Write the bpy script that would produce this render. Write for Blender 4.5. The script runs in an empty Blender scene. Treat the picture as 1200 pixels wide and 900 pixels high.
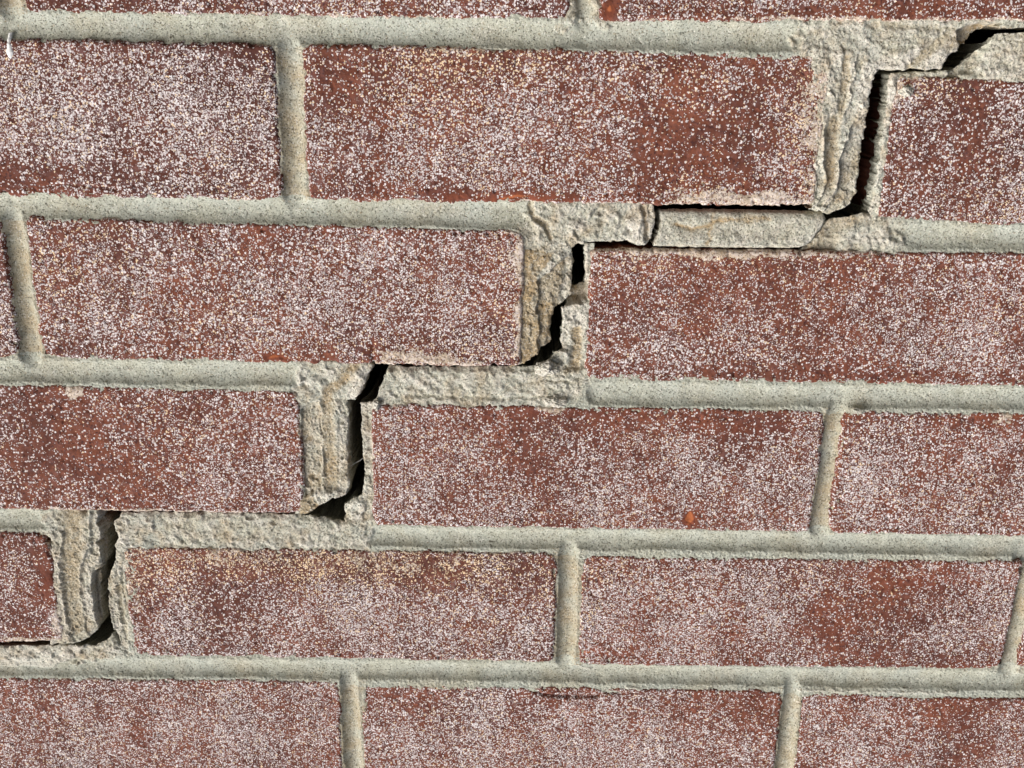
import bpy, math, random
import numpy as np

# ---------------------------------------------------------------- camera, sky, sun, exposure
# Wall coordinates are millimetres: X to the photo's right, Y to the photo's down, h out of the wall.
# The photographer held the camera turned over, looking up at the wall: the photo's down is the world's up.
F_PX, TILT, ROLL, DIST = 1161.0, 0.3272, 0.0237, 382.7
Z0 = 1.45                                            # height of the camera above the ground, metres
def _rot(t, r):
    ct, st, cr, sr = math.cos(t), math.sin(t), math.cos(r), math.sin(r)
    rx = np.array([[1,0,0],[0,ct,-st],[0,st,ct]]); rz = np.array([[cr,-sr,0],[sr,cr,0],[0,0,1]])
    return rz @ rx
M = _rot(TILT, ROLL)
SC = bpy.context.scene
COL = SC.collection
from mathutils import Matrix, Vector
def world_dir(v): return Vector((-v[0], v[2], v[1]))
def world(X, Y, h): return Vector((-X/1000.0, -h/1000.0, Y/1000.0 + Z0))
cam_data = bpy.data.cameras.new("camera"); cam = bpy.data.objects.new("camera", cam_data); COL.objects.link(cam)
cam_data.sensor_width = 36.0; cam_data.lens = 36.0*F_PX/1200.0
cam_data.clip_start = 0.01; cam_data.clip_end = 500
r_, d_, f_ = world_dir(M[0]), world_dir(M[1]), world_dir(M[2])
mw = Matrix.Identity(4)
for i in range(3):
    mw[i][0] = r_[i]; mw[i][1] = -d_[i]; mw[i][2] = -f_[i]
mw.translation = world(0, 0, DIST)
cam.matrix_world = mw
SC.camera = cam

SUN_FROM = Vector((0.66, -0.54, 0.56)).normalized()      # towards the sun (world): photo's left, front, photo's down
world_ = bpy.data.worlds.new("World"); SC.world = world_; world_.use_nodes = True
wn = world_.node_tree.nodes; wl = world_.node_tree.links
sky = wn.new("ShaderNodeTexSky"); sky.sky_type = 'NISHITA'; sky.sun_disc = False
sky.sun_elevation = math.asin(SUN_FROM.z); sky.sun_rotation = math.atan2(SUN_FROM.x, SUN_FROM.y)
bg = wn.get("Background") or wn.new("ShaderNodeBackground"); bg.inputs[1].default_value = 0.065
sky.air_density = 0.7; sky.dust_density = 3.0; sky.ozone_density = 0.4
wl.new(sky.outputs[0], bg.inputs[0])
sun_d = bpy.data.lights.new("sun", 'SUN'); sun_d.energy = 2.3; sun_d.angle = math.radians(42); sun_d.color = (1.0, 0.99, 0.97)
sun = bpy.data.objects.new("sun", sun_d); COL.objects.link(sun)
sun.rotation_euler = (-SUN_FROM).to_track_quat('-Z', 'Y').to_euler(); sun.location = (2, -2, 4)
SC.view_settings.view_transform = 'Standard'; SC.view_settings.look = 'None'
SC.view_settings.exposure = 0.85; SC.view_settings.gamma = 1.0
SC.cycles.max_bounces = 5
rng = random.Random(4)

def inv(px, py, h=0.0):
    """photo pixel -> wall millimetres at height h"""
    d = M.T @ np.array([(px-600)/F_PX, (py-450)/F_PX, 1.0])
    s = (DIST-h)/d[2]
    return (d[0]*s, d[1]*s)
def P(pts, h=0.0): return np.array([inv(x, y, h) for x, y in pts])

# ---------------------------------------------------------------- noise and distance helpers (numpy)
def _hash(ix, iy, seed):
    n = (ix.astype(np.int64)*374761393 + iy.astype(np.int64)*668265263 + seed*1442695041) & 0xffffffff
    n = ((n ^ (n >> 13))*1274126177) & 0xffffffff
    n = (n ^ (n >> 16)) & 0xffffffff
    return n
def gnoise(x, y, seed=0):
    ix = np.floor(x); iy = np.floor(y); fx = x-ix; fy = y-iy
    u = fx*fx*fx*(fx*(fx*6-15)+10); v = fy*fy*fy*(fy*(fy*6-15)+10)
    def g(a, b, dx, dy):
        ang = _hash(ix+a, iy+b, seed)*(2*math.pi/4294967296.0)
        return np.cos(ang)*dx + np.sin(ang)*dy
    n00 = g(0,0,fx,fy); n10 = g(1,0,fx-1,fy); n01 = g(0,1,fx,fy-1); n11 = g(1,1,fx-1,fy-1)
    return ((n00*(1-u)+n10*u)*(1-v) + (n01*(1-u)+n11*u)*v)*1.5
def fbm(x, y, scale, octaves=3, seed=0, gain=0.5):
    t = 0; a = 1.0
    for o in range(octaves):
        t = t + a*gnoise(x/scale+17.3*o, y/scale-9.1*o, seed+o*31); scale /= 2.03; a *= gain
    return t
def sdpoly(x, y, poly):
    """signed distance, positive inside"""
    d2 = np.full(x.shape, 1e18); ins = np.zeros(x.shape, bool); n = len(poly)
    for i in range(n):
        ax, ay = poly[i]; bx, by = poly[(i+1) % n]
        ex, ey = bx-ax, by-ay; L = ex*ex+ey*ey + 1e-12
        t = np.clip(((x-ax)*ex+(y-ay)*ey)/L, 0, 1)
        d2 = np.minimum(d2, (x-ax-t*ex)**2+(y-ay-t*ey)**2)
        c = ((ay > y) != (by > y))
        with np.errstate(divide='ignore', invalid='ignore'):
            xi = (bx-ax)*(y-ay)/(by-ay if by != ay else 1e-12)+ax
        ins ^= (c & (x < xi))
    d = np.sqrt(d2)
    return np.where(ins, d, -d)
def dline(x, y, pts):
    d2 = np.full(x.shape, 1e18); tt = np.zeros(x.shape); side = np.zeros(x.shape)
    n = len(pts)-1
    for i in range(n):
        ax, ay = pts[i]; bx, by = pts[i+1]; ex, ey = bx-ax, by-ay; L = ex*ex+ey*ey+1e-12
        t = np.clip(((x-ax)*ex+(y-ay)*ey)/L, 0, 1)
        q = (x-ax-t*ex)**2+(y-ay-t*ey)**2
        m = q < d2
        d2 = np.where(m, q, d2); tt = np.where(m, (i+t)/n, tt)
        side = np.where(m, np.sign(ex*(y-ay)-ey*(x-ax)), side)
    return np.sqrt(d2), tt, side
def chunks(x, y, size, seed=0):
    """broken-stone relief: every jittered cell gets its own level and tilt; also returns the cell's random value"""
    x = x/size; y = y/size; ix = np.floor(x); iy = np.floor(y)
    best = np.full(x.shape, 1e9); z = np.zeros(x.shape); rv = np.zeros(x.shape)
    k = 1/4294967296.0
    for a in (-1, 0, 1):
        for b in (-1, 0, 1):
            cx = ix+a; cy = iy+b
            px = cx+_hash(cx, cy, seed)*k; py = cy+_hash(cx, cy, seed+1)*k
            dx = x-px; dy = y-py; d = dx*dx+dy*dy
            r = _hash(cx, cy, seed+2)*k
            zz = (r-.5)+dx*(_hash(cx, cy, seed+3)*k-.5)*1.6+dy*(_hash(cx, cy, seed+4)*k-.5)*1.6
            m = d < best; best = np.where(m, d, best); z = np.where(m, zz, z); rv = np.where(m, r, rv)
    return z, rv
def sstep(a, b, x):
    t = np.clip((x-a)/(b-a), 0, 1); return t*t*(3-2*t)

# ---------------------------------------------------------------- materials
def mat_base(name):
    m = bpy.data.materials.new(name); m.use_nodes = True; nt = m.node_tree; nt.nodes.clear()
    out = nt.nodes.new("ShaderNodeOutputMaterial"); b = nt.nodes.new("ShaderNodeBsdfPrincipled")
    nt.links.new(b.outputs[0], out.inputs[0])
    return m, nt, b
class NB:
    def __init__(s, nt): s.nt = nt; s.N = nt.nodes; s.L = nt.links
    def val(s, sock, v):
        if v is None: return
        if hasattr(v, 'is_linked') or hasattr(v, 'links'): s.L.new(v, sock)
        else: sock.default_value = v
    def math(s, op, a, b=None, c=None, clamp=False):
        n = s.N.new("ShaderNodeMath"); n.operation = op; n.use_clamp = clamp
        for i, v in enumerate((a, b, c)):
            if v is not None: s.val(n.inputs[i], v)
        return n.outputs[0]
    def pos(s):
        g = s.N.new("ShaderNodeNewGeometry"); v = s.N.new("ShaderNodeVectorMath"); v.operation = 'SCALE'
        s.L.new(g.outputs['Position'], v.inputs[0]); v.inputs['Scale'].default_value = 1000.0
        return v.outputs[0]
    def noise(s, vec, scale, detail=2, rough=0.5, off=0.0, dist=0.0):
        if off:
            v = s.N.new("ShaderNodeVectorMath"); v.operation = 'ADD'; s.L.new(vec, v.inputs[0]); v.inputs[1].default_value = (off, off*1.7, off*0.6); vec = v.outputs[0]
        n = s.N.new("ShaderNodeTexNoise"); n.inputs['Scale'].default_value = scale; n.inputs['Detail'].default_value = detail
        n.inputs['Roughness'].default_value = rough; n.inputs['Distortion'].default_value = dist
        s.L.new(vec, n.inputs['Vector']); return n.outputs[0]
    def voro(s, vec, scale, out=0, rnd=1.0):
        n = s.N.new("ShaderNodeTexVoronoi"); n.inputs['Scale'].default_value = scale; n.inputs['Randomness'].default_value = rnd
        s.L.new(vec, n.inputs['Vector']); return n.outputs[out]
    def smooth(s, x, a, b, lo=0.0, hi=1.0):
        n = s.N.new("ShaderNodeMapRange"); n.interpolation_type = 'SMOOTHSTEP'
        s.val(n.inputs[0], x); s.val(n.inputs[1], a); s.val(n.inputs[2], b); s.val(n.inputs[3], lo); s.val(n.inputs[4], hi)
        return n.outputs[0]
    def mix(s, f, a, b):
        n = s.N.new("ShaderNodeMix"); n.data_type = 'RGBA'
        s.val(n.inputs[0], f)
        for k, v in ((6, a), (7, b)):
            if isinstance(v, tuple): n.inputs[k].default_value = v+(1,)
            else: s.L.new(v, n.inputs[k])
        return n.outputs[2]
    def attr(s, name):
        n = s.N.new("ShaderNodeAttribute"); n.attribute_name = name; return n.outputs['Fac']
    def bump(s, h, dist, strength=1.0, normal=None):
        n = s.N.new("ShaderNodeBump"); n.inputs['Distance'].default_value = dist; n.inputs['Strength'].default_value = strength
        s.L.new(h, n.inputs['Height'])
        if normal is not None: s.L.new(normal, n.inputs['Normal'])
        return n.outputs[0]

def brick_material():
    m, nt, b = mat_base("fired_clay_brick"); k = NB(nt); p = k.pos()
    dens = k.attr("dens"); stain = k.attr("stain"); bare = k.attr("bare"); tint = k.attr("tint")
    # clay body
    n6 = k.noise(p, 0.12, 3, 0.6); n1 = k.noise(p, 0.9, 2, 0.6, 40)
    clay = k.mix(k.smooth(n6, 0.35, 0.65), (0.128, 0.040, 0.024), (0.205, 0.067, 0.037))
    clay = k.mix(k.smooth(n1, 0.52, 0.70), clay, (0.060, 0.022, 0.022))
    clay = k.mix(k.smooth(k.noise(p, 0.7, 2, 0.6, 91), 0.60, 0.72), clay, (0.27, 0.085, 0.045))
    clay = k.mix(k.math('MULTIPLY', k.attr("tone"), 0.8), clay, (0.068, 0.026, 0.021))
    clay = k.mix(k.math('MULTIPLY', bare, k.smooth(k.noise(p, 0.25, 3, 0.6, 141), 0.35, 0.6, 0.25, 0.7)), clay, (0.25, 0.062, 0.026))
    clay = k.mix(k.smooth(bare, 0.85, 1.0), clay, (0.42, 0.13, 0.05))
    # lime and sand grains baked on the face: two sizes of round-ish grain, each cell present or not by density
    def grains(scale, off, dlo, size, wob):
        wv = k.N.new("ShaderNodeTexNoise"); wv.inputs['Scale'].default_value = scale*1.6; wv.inputs['Detail'].default_value = 1
        nt.links.new(p, wv.inputs['Vector'])
        sb = k.N.new("ShaderNodeVectorMath"); sb.operation = 'MULTIPLY_ADD'; nt.links.new(wv.outputs[1], sb.inputs[0])
        sb.inputs[1].default_value = (wob, wob, wob); nt.links.new(p, sb.inputs[2])
        of = k.N.new("ShaderNodeVectorMath"); of.operation = 'ADD'; nt.links.new(sb.outputs[0], of.inputs[0]); of.inputs[1].default_value = (off, off*2, off*3)
        v = k.N.new("ShaderNodeTexVoronoi"); v.inputs['Scale'].default_value = scale; nt.links.new(of.outputs[0], v.inputs['Vector'])
        sp = k.N.new("ShaderNodeSeparateColor"); nt.links.new(v.outputs['Color'], sp.inputs[0])
        on = k.math('LESS_THAN', sp.outputs[0], k.math('ADD', dens, dlo))
        rad = k.math('ADD', k.math('MULTIPLY', sp.outputs[1], size*0.45), size*0.62)
        body = k.smooth(k.math('SUBTRACT', rad, v.outputs['Distance']), -0.03, 0.05)
        return k.math('MULTIPLY', on, body), sp.outputs[2]
    ga, ra = grains(1.15, 3.0, -0.06, 0.56, 0.7)
    gb, rb = grains(1.95, 31.0, -0.16, 0.58, 0.4)
    grain = k.math('MAXIMUM', ga, gb)
    gsel = k.math('GREATER_THAN', ga, 0.5)
    rnd = k.math('ADD', k.math('MULTIPLY', ra, gsel), k.math('MULTIPLY', rb, k.math('SUBTRACT', 1.0, gsel)))
    g2 = k.noise(p, 2.0, 1, 0.5, 23)
    gcol = k.mix(rnd, (0.50, 0.41, 0.40), (0.83, 0.79, 0.79))
    warm = k.smooth(k.math('ADD', k.math('ADD', k.math('MULTIPLY', rb, 0.3), k.noise(p, 0.8, 1, 0.5, 77)), k.math('MULTIPLY', tint, 0.28)), 0.78, 0.90)
    gcol = k.mix(warm, gcol, (0.80, 0.60, 0.38))
    soft = k.math('MULTIPLY', k.smooth(k.noise(p, 0.35, 3, 0.65, 99), 0.42, 0.68), k.math('MULTIPLY', dens, 0.34))   # thin bloom between the grains
    col = k.mix(soft, clay, (0.40, 0.26, 0.27))
    col = k.mix(grain, col, gcol)
    # mortar smeared on the face
    sth = k.math('SUBTRACT', 0.84, k.math('MULTIPLY', stain, 0.60))
    smear = k.smooth(k.math('SUBTRACT', k.math('ADD', k.math('MULTIPLY', k.noise(p, 0.8, 3, 0.65, 13), 0.8), k.math('MULTIPLY', g2, 0.2)), sth), 0.0, 0.06)
    scol = k.mix(k.smooth(k.noise(p, 0.35, 2, 0.5, 33), 0.40, 0.62), (0.52, 0.42, 0.32), (0.70, 0.60, 0.51))
    scol = k.mix(k.smooth(k.noise(p, 1.4, 1, 0.5, 53), 0.60, 0.70), scol, (0.22, 0.15, 0.10))
    smear = k.math('MULTIPLY', smear, k.math('SUBTRACT', 1.0, k.math('MULTIPLY', grain, 0.6)))
    smear = k.math('MULTIPLY', smear, k.smooth(k.noise(p, 0.9, 3, 0.7, 201), 0.36, 0.52, 0.25, 1.0))
    col = k.mix(smear, col, scol)
    nt.links.new(col, b.inputs['Base Color'])
    b.inputs['Roughness'].default_value = 0.9; b.inputs['Specular IOR Level'].default_value = 0.25
    hh = k.math('ADD', k.math('MULTIPLY', grain, 0.55), k.math('ADD', k.math('MULTIPLY', n1, 0.7), k.math('MULTIPLY', smear, 0.8)))
    hh = k.math('ADD', hh, k.math('MULTIPLY', k.noise(p, 3.2, 1, 0.5, 3), 0.35))
    nt.links.new(k.bump(hh, 0.00032, 0.9), b.inputs['Normal'])
    return m

def mortar_material():
    m, nt, b = mat_base("lime_mortar"); k = NB(nt); p = k.pos()
    rough = k.attr("rough"); ochre = k.attr("ochre"); pale = k.attr("pale")
    n3 = k.noise(p, 0.22, 3, 0.6, 5); n1 = k.noise(p, 1.3, 3, 0.7, 15); nf = k.noise(p, 3.4, 1, 0.5, 25)
    col = k.mix(k.smooth(n3, 0.35, 0.65), (0.385, 0.395, 0.32), (0.49, 0.505, 0.42))
    col = k.mix(k.smooth(k.noise(p, 0.05, 2, 0.5, 71), 0.40, 0.62, 0.0, 0.6), col, (0.44, 0.475, 0.425))
    col = k.mix(k.math('MULTIPLY', k.smooth(n1, 0.42, 0.62), k.math('ADD', k.math('MULTIPLY', rough, 0.55), 0.15)), col, (0.66, 0.62, 0.51))
    pn = k.math('MULTIPLY', pale, k.smooth(n1, 0.30, 0.55))
    col = k.mix(pn, col, (0.70, 0.66, 0.58))
    on = k.math('MULTIPLY', ochre, k.smooth(k.noise(p, 0.3, 3, 0.6, 44), 0.25, 0.55, 0.45, 1.0))
    col = k.mix(on, col, (0.40, 0.30, 0.175))
    # dark sand grains and pin holes
    dk = k.smooth(k.noise(p, 1.55, 2, 0.65, 35), 0.575, 0.64)
    dk = k.math('MULTIPLY', dk, 0.75)
    col = k.mix(dk, col, (0.085, 0.08, 0.06))
    pores = k.smooth(k.noise(p, 0.75, 2, 0.7, 135), 0.64, 0.70, 0.0, 0.65)
    col = k.mix(pores, col, (0.10, 0.085, 0.055))
    wt = k.smooth(k.noise(p, 1.6, 2, 0.6, 85), 0.58, 0.66, 0.0, 0.65)
    col = k.mix(wt, col, (0.74, 0.72, 0.66))
    tan = k.smooth(k.noise(p, 1.1, 2, 0.6, 65), 0.60, 0.72, 0.0, 0.5)
    col = k.mix(tan, col, (0.33, 0.24, 0.13))
    nt.links.new(col, b.inputs['Base Color'])
    b.inputs['Roughness'].default_value = 0.95; b.inputs['Specular IOR Level'].default_value = 0.15
    hh = k.math('ADD', k.math('MULTIPLY', n1, k.math('ADD', k.math('MULTIPLY', rough, 0.5), 0.6)), k.math('MULTIPLY', nf, 0.5))
    hh = k.math('SUBTRACT', hh, k.math('ADD', k.math('MULTIPLY', dk, 0.45), k.math('MULTIPLY', pores, 1.2)))
    nt.links.new(k.bump(hh, 0.00042, 1.0), b.inputs['Normal'])
    return m

def plain(name, c, rough=0.9, scale=0.3, var=0.25):
    m, nt, b = mat_base(name); k = NB(nt); p = k.pos()
    c2 = tuple(v*(1-var) for v in c)
    nt.links.new(k.mix(k.smooth(k.noise(p, scale, 4, 0.6), 0.35, 0.65), c, c2), b.inputs['Base Color'])
    b.inputs['Roughness'].default_value = rough
    return m
BRICK = brick_material(); MORTAR = mortar_material()
DARK_BACKING = plain("dark_backing", (0.05, 0.035, 0.03))  # near-black colour of the added backing, so the crack stays black
PAINT = plain("white_paint", (0.80, 0.80, 0.78), 0.6, 1.0, 0.05)
THREAD = plain("cobweb", (0.6, 0.6, 0.58), 0.5)
GROUNDM = plain("dark_ground", (0.06, 0.045, 0.03), 0.9, 0.004, 0.3)  # unseen ground, made dark to cut its bounce light in the cracks

# ---------------------------------------------------------------- building a slab from an outline and a relief
def slab(name, mat, parent, Ff, bbox, hf, attrs, cell=0.6, depth=85.0, side_noise=0.4, rings=(0.7, 1.8, 3.6, 6.5, 11, 20, 40), taper=0.0, seed=0, undercut=(0, 0, 0)):
    """Ff(x,y): inside measure in mm (>0 inside); hf(x,y,F): front relief; attrs: {name: f(x,y,F,h)}"""
    x0, x1, y0, y1 = bbox
    nx = int((x1-x0)/cell)+2; ny = int((y1-y0)/cell)+2
    gx = x0+np.arange(nx)*cell; gy = y0+np.arange(ny)*cell
    X, Y = np.meshgrid(gx, gy)
    Fv = Ff(X, Y)
    Gy, Gx = np.gradient(Fv, cell); gl = np.sqrt(Gx**2+Gy**2)+1e-6
    ok = Fv > -0.55*cell
    q = ok[:-1,:-1] & ok[1:,:-1] & ok[:-1,1:] & ok[1:,1:]
    # drop quads that are only grazed
    cF = (Fv[:-1,:-1]+Fv[1:,:-1]+Fv[:-1,1:]+Fv[1:,1:])/4
    q &= cF > 0
    jj, ii = np.nonzero(q)
    idx = lambda j, i: j*nx+i
    # image-space winding: front faces +h.  (X right, Y down, h toward viewer) -> world (-X,-h,Y)
    quads = np.stack([idx(jj,ii), idx(jj,ii+1), idx(jj+1,ii+1), idx(jj+1,ii)], 1)
    # boundary edges (directed)
    e = np.concatenate([quads[:,[0,1]], quads[:,[1,2]], quads[:,[2,3]], quads[:,[3,0]]])
    key = e[:,0].astype(np.int64)*(nx*ny)+e[:,1]; rkey = e[:,1].astype(np.int64)*(nx*ny)+e[:,0]
    be = e[~np.isin(key, rkey)]
    bv = np.unique(be)
    Xf = X.ravel().copy(); Yf = Y.ravel().copy(); Ff_ = Fv.ravel(); gxf = (Gx/gl).ravel(); gyf = (Gy/gl).ravel(); glf = gl.ravel()
    mv = np.clip(Ff_[bv]/np.maximum(glf[bv], 0.5), -0.8*cell, 0.8*cell)
    Xf[bv] -= gxf[bv]*mv; Yf[bv] -= gyf[bv]*mv
    used = np.unique(quads)
    remap = np.full(nx*ny, -1, np.int64); remap[used] = np.arange(len(used))
    xs = Xf[used]; ys = Yf[used]
    Fu = np.maximum(Ff_[used], 0); isb = np.zeros(nx*ny, bool); isb[bv] = True
    Fu = np.where(isb[used], 0.0, Fu)
    hs = hf(xs, ys, Fu)
    V = [np.stack([xs, ys, hs], 1)]; Q = [remap[quads]]
    nf_front = len(quads)
    # sides
    nb = len(bv); bpos = remap[bv]; order = np.full(nx*ny, -1, np.int64); order[bv] = np.arange(nb)
    bx, by, bh = xs[bpos], ys[bpos], hs[bpos]
    nxn, nyn = gxf[bv], gyf[bv]
    prev = bpos.copy(); total = len(used)
    e0 = order[be[:,0]]; e1 = order[be[:,1]]
    ds = [d for d in rings if d < depth]+[depth]
    for kx, d in enumerate(ds):
        off = taper*min(d, 12) + side_noise*(fbm(bx*1.0+d*0.7, by*1.0-d*1.3, 3.0, 3, seed+5))*min(1.0, d/1.5)
        off2 = undercut[1]*min(max(d-undercut[0], 0), 14)
        px = bx+nxn*(off+off2*np.clip(nxn, 0, 1)); py = by+nyn*(off+off2*0)+np.clip(nyn, 0, 1)*undercut[2]*min(d, 13)
        V.append(np.stack([px, py, np.where(bh-d > -depth, bh-d, -depth)], 1))
        cur = total+np.arange(nb); total += nb
        Q.append(np.stack([prev[e1], prev[e0], cur[e0], cur[e1]], 1))
        prev = cur
    V = np.concatenate(V); Q = np.concatenate(Q)
    # local origin
    cx, cy = xs.mean(), ys.mean()
    W = np.empty_like(V); W[:,0] = -(V[:,0]-cx)/1000; W[:,1] = -V[:,2]/1000; W[:,2] = (V[:,1]-cy)/1000
    me = bpy.data.meshes.new(name)
    me.vertices.add(len(W)); me.vertices.foreach_set("co", W.astype(np.float32).ravel())
    me.loops.add(len(Q)*4); me.loops.foreach_set("vertex_index", Q.astype(np.int32).ravel())
    me.polygons.add(len(Q)); me.polygons.foreach_set("loop_start", (np.arange(len(Q))*4).astype(np.int32))
    me.polygons.foreach_set("loop_total", np.full(len(Q), 4, np.int32))
    me.update(calc_edges=True); me.validate()
    me.polygons.foreach_set("use_smooth", np.ones(len(Q), bool))
    ev = np.empty(len(me.edges)*2, np.int32); me.edges.foreach_get("vertices", ev); ev = ev.reshape(-1, 2)
    inb = np.zeros(len(W), bool); inb[bpos] = True
    shb = inb[ev[:,0]] & inb[ev[:,1]]
    a = me.attributes.new("sharp_edge", 'BOOLEAN', 'EDGE'); a.data.foreach_set("value", shb)
    for an, fn in attrs.items():
        v = fn(V[:,0], V[:,1], np.concatenate([Fu, np.zeros(len(V)-len(Fu))]), V[:,2]).astype(np.float32)
        v = np.clip(v, 0, 1)
        at = me.attributes.new(an, 'FLOAT', 'POINT'); at.data.foreach_set("value", v)
    me.materials.append(mat)
    o = bpy.data.objects.new(name, me); COL.objects.link(o)
    base = parent.location if parent is not None else Vector((0,0,0))
    o.parent = parent
    o.location = world(cx, cy, 0)-base
    return o

def thing(name, label, cat, X, Y, h=0, group=None):
    o = bpy.data.objects.new(name, None); COL.objects.link(o); o.empty_display_size = 0.02
    o.location = world(X, Y, h); o['label'] = label; o['category'] = cat; o['kind'] = 'thing'
    if group: o['group'] = group
    return o
def tag(o, label, cat, group=None, kind='thing'):
    o['label'] = label; o['category'] = cat; o['kind'] = kind
    if group: o['group'] = group

HU = 3.2          # how far the upper-left section stands proud of the other, mm
UL = thing("brick_wall", "upper left section of the cracked brick wall, standing proud of the stepped crack", "brick wall", -60, -20, 0, "two halves of the cracked wall")
LR = thing("brick_wall", "lower right section of the cracked brick wall, set back behind the stepped crack", "brick wall", 60, 120, 0, "two halves of the cracked wall")

# ---------------------------------------------------------------- authored marks, in photo pixels
# each: (x, y, rx, ry, amount)
DENS = [(807,607,5,8,-.9),(85,460,8,7,-.8),(60,130,130,50,.25),(20,210,110,22,-.45),(200,150,150,70,.06),(300,60,60,14,-.2),(330,200,30,50,-.1),
 (390,110,40,60,-.28),(560,180,140,50,.12),(870,120,80,80,-.24),(800,185,70,40,-.3),(740,190,60,30,-.2),(620,60,90,16,-.1),
 (590,229,140,7,-.5),(150,300,120,40,.12),(215,370,60,50,-.12),(420,330,120,70,.1),(434,412,10,10,-.5),(320,418,20,6,-.8),
 (60,520,70,70,-.35),(150,560,80,40,-.3),(270,490,60,40,-.15),(190,480,60,30,-.1),(330,560,40,50,.05),
 (780,340,110,60,.02),(880,330,120,50,-.1),(830,350,50,60,-.1),(960,370,80,60,-.15),(1150,370,60,60,.18),(1000,440,170,9,-.4),
 (1120,150,80,60,0),(1090,200,60,50,-.1),(1160,110,50,30,-.12),
 (600,560,110,60,-.14),(640,488,90,16,-.25),(850,490,110,14,-.3),(870,510,50,30,-.3),(480,570,60,50,.12),(900,560,60,50,.1),(760,560,80,50,0),
 (1050,540,60,50,.25),(1150,530,40,60,-.2),(1180,490,30,12,-.5),
 (300,690,50,50,-.22),(220,700,60,40,.12),(430,720,120,40,.12),(560,730,110,40,.18),(460,668,90,20,-.15),
 (780,720,110,60,.1),(1045,690,80,40,-.16),(1020,730,60,50,-.3),(1150,710,60,60,.2),(900,700,110,60,.12),
 (70,830,100,50,.0),(60,650,30,40,-.2),(250,850,150,60,.12),(100,640,40,12,0),(740,860,150,50,.15),(880,850,60,60,-.15),(840,830,40,20,-.2),
 (1100,840,60,60,-.28),(1030,860,60,50,.15),(1180,850,40,50,.05),
 (870,16,180,10,-.18),(1080,10,100,14,-.22),(500,10,200,14,.1),(715,12,10,14,-.8),(150,8,100,10,.1),
 (20,660,40,30,-.05),(55,690,10,20,-.5)]
BARE = [(615,262,5,4,.6),(350,596,6,4,.5),(1046,96,5,4,.4),(540,232,30,3,.7),(520,425,8,4,.6),(840,250,10,3,.4),(1000,452,160,3,.5),(595,231,60,5,1),(640,232,80,4,.9),(715,12,9,14,1),(437,408,4,12,.8),(322,418,20,5,1),(807,607,4,8,1.5),(870,505,60,9,.4),(640,482,60,7,.4),
 (1060,680,60,9,.45),(690,765,14,7,1),(660,642,5,5,.6),(943,228,9,8,.9),(55,690,12,22,.5),(870,90,60,60,.1),(1110,830,40,40,.15),(655,745,4,24,.5),
 (110,225,12,6,.9),(60,226,60,5,.5),(250,755,6,4,.4),(1165,488,30,8,.5),(40,740,20,8,.5),(1170,780,16,6,.8),(975,840,8,6,.3),(700,800,60,5,.6),(365,110,6,20,.4),(1040,815,60,4,.5),
 (400,880,8,8,.7),(110,450,60,5,.3),(240,800,10,8,.8),(78,830,12,8,.6),(25,75,12,6,.4),(20,700,18,6,.3)]
STAIN = [(660,520,6,30,.35),(1128,490,16,10,.5),(505,70,30,14,.5),(745,305,20,14,.5),(170,655,30,14,.5),(1188,560,10,50,.25),(30,600,30,4,.6),(400,603,20,3,.6),(600,30,60,4,.3),(972,140,32,110,.85),(955,200,22,50,.42),(870,232,100,12,.95),(950,75,30,14,.5),(930,120,20,40,.25),(560,62,90,12,.38),(640,62,40,10,.3),
 (614,300,16,44,.85),(610,370,9,60,.75),(597,415,14,12,.65),(490,416,50,9,.95),(460,421,14,10,.6),(550,424,40,5,.55),(640,268,40,6,.4),
 (740,298,90,7,.6),(860,299,110,8,.85),(960,300,60,7,.6),(700,320,14,40,.35),(1100,90,80,7,.5),(1050,110,12,16,.75),(1040,130,8,30,.35),
 (455,500,14,40,.55),(445,560,10,40,.45),(648,478,24,8,.6),(280,655,140,14,.55),(460,660,150,15,.58),(600,655,60,12,.45),(160,690,16,50,.55),
 (357,455,14,12,.7),(85,460,9,8,1.3),(352,500,10,40,.4),(67,650,7,40,.75),(66,730,12,18,.85),(30,749,60,4,.75),(180,599,180,3,.6),
 (1175,492,10,9,.85),(1150,86,60,5,.4),(250,272,20,8,.4),(95,300,14,10,.4),(1000,292,60,5,.4),
 (1195,700,12,60,.15),(1000,23,220,4,.55),(1160,24,60,4,.7),(300,16,260,3,.4),(100,794,120,4,.5),(600,803,40,4,.3),(1060,486,60,3,.3),(730,806,24,4,.3),(1100,640,200,3,.2)]
TINT = [(560,70,180,30,.8),(450,100,120,50,.5),(400,660,280,22,1.0),(150,660,80,40,.7),(970,150,60,110,.7),(860,225,120,20,.6),(850,305,160,16,.6),(1100,100,90,20,.6),
 (500,410,160,18,.5),(130,280,100,30,.4),(320,60,60,14,.4),(640,690,60,40,.4),(1090,640,120,12,.2),(600,330,30,90,.4),(60,690,20,60,.2),(900,110,60,50,.2)]
def blobs(lst, h, clampmax=True):
    out = []
    for x, y, rx, ry, a in lst:
        c = inv(x, y, h); ex = inv(x+rx, y, h); ey = inv(x, y+ry, h)
        out.append((c[0], c[1], abs(ex[0]-c[0])+.1, abs(ey[1]-c[1])+.1, a))
    return out
def eval_blobs(bl, x, y, add=False):
    t = np.zeros(x.shape)
    nx_ = fbm(x, y, 14, 4, 801, .6); ny_ = fbm(x, y, 14, 4, 802, .6)
    for cx, cy, rx, ry, a in bl:
        g = np.exp(-(((x+nx_*min(7.0, .45*rx+.5)-cx)/rx)**2+((y+ny_*min(5.0, .45*ry+.3)-cy)/ry)**2)*0.9)*a
        t = t+g if add else np.maximum(t, g)
    return t

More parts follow.
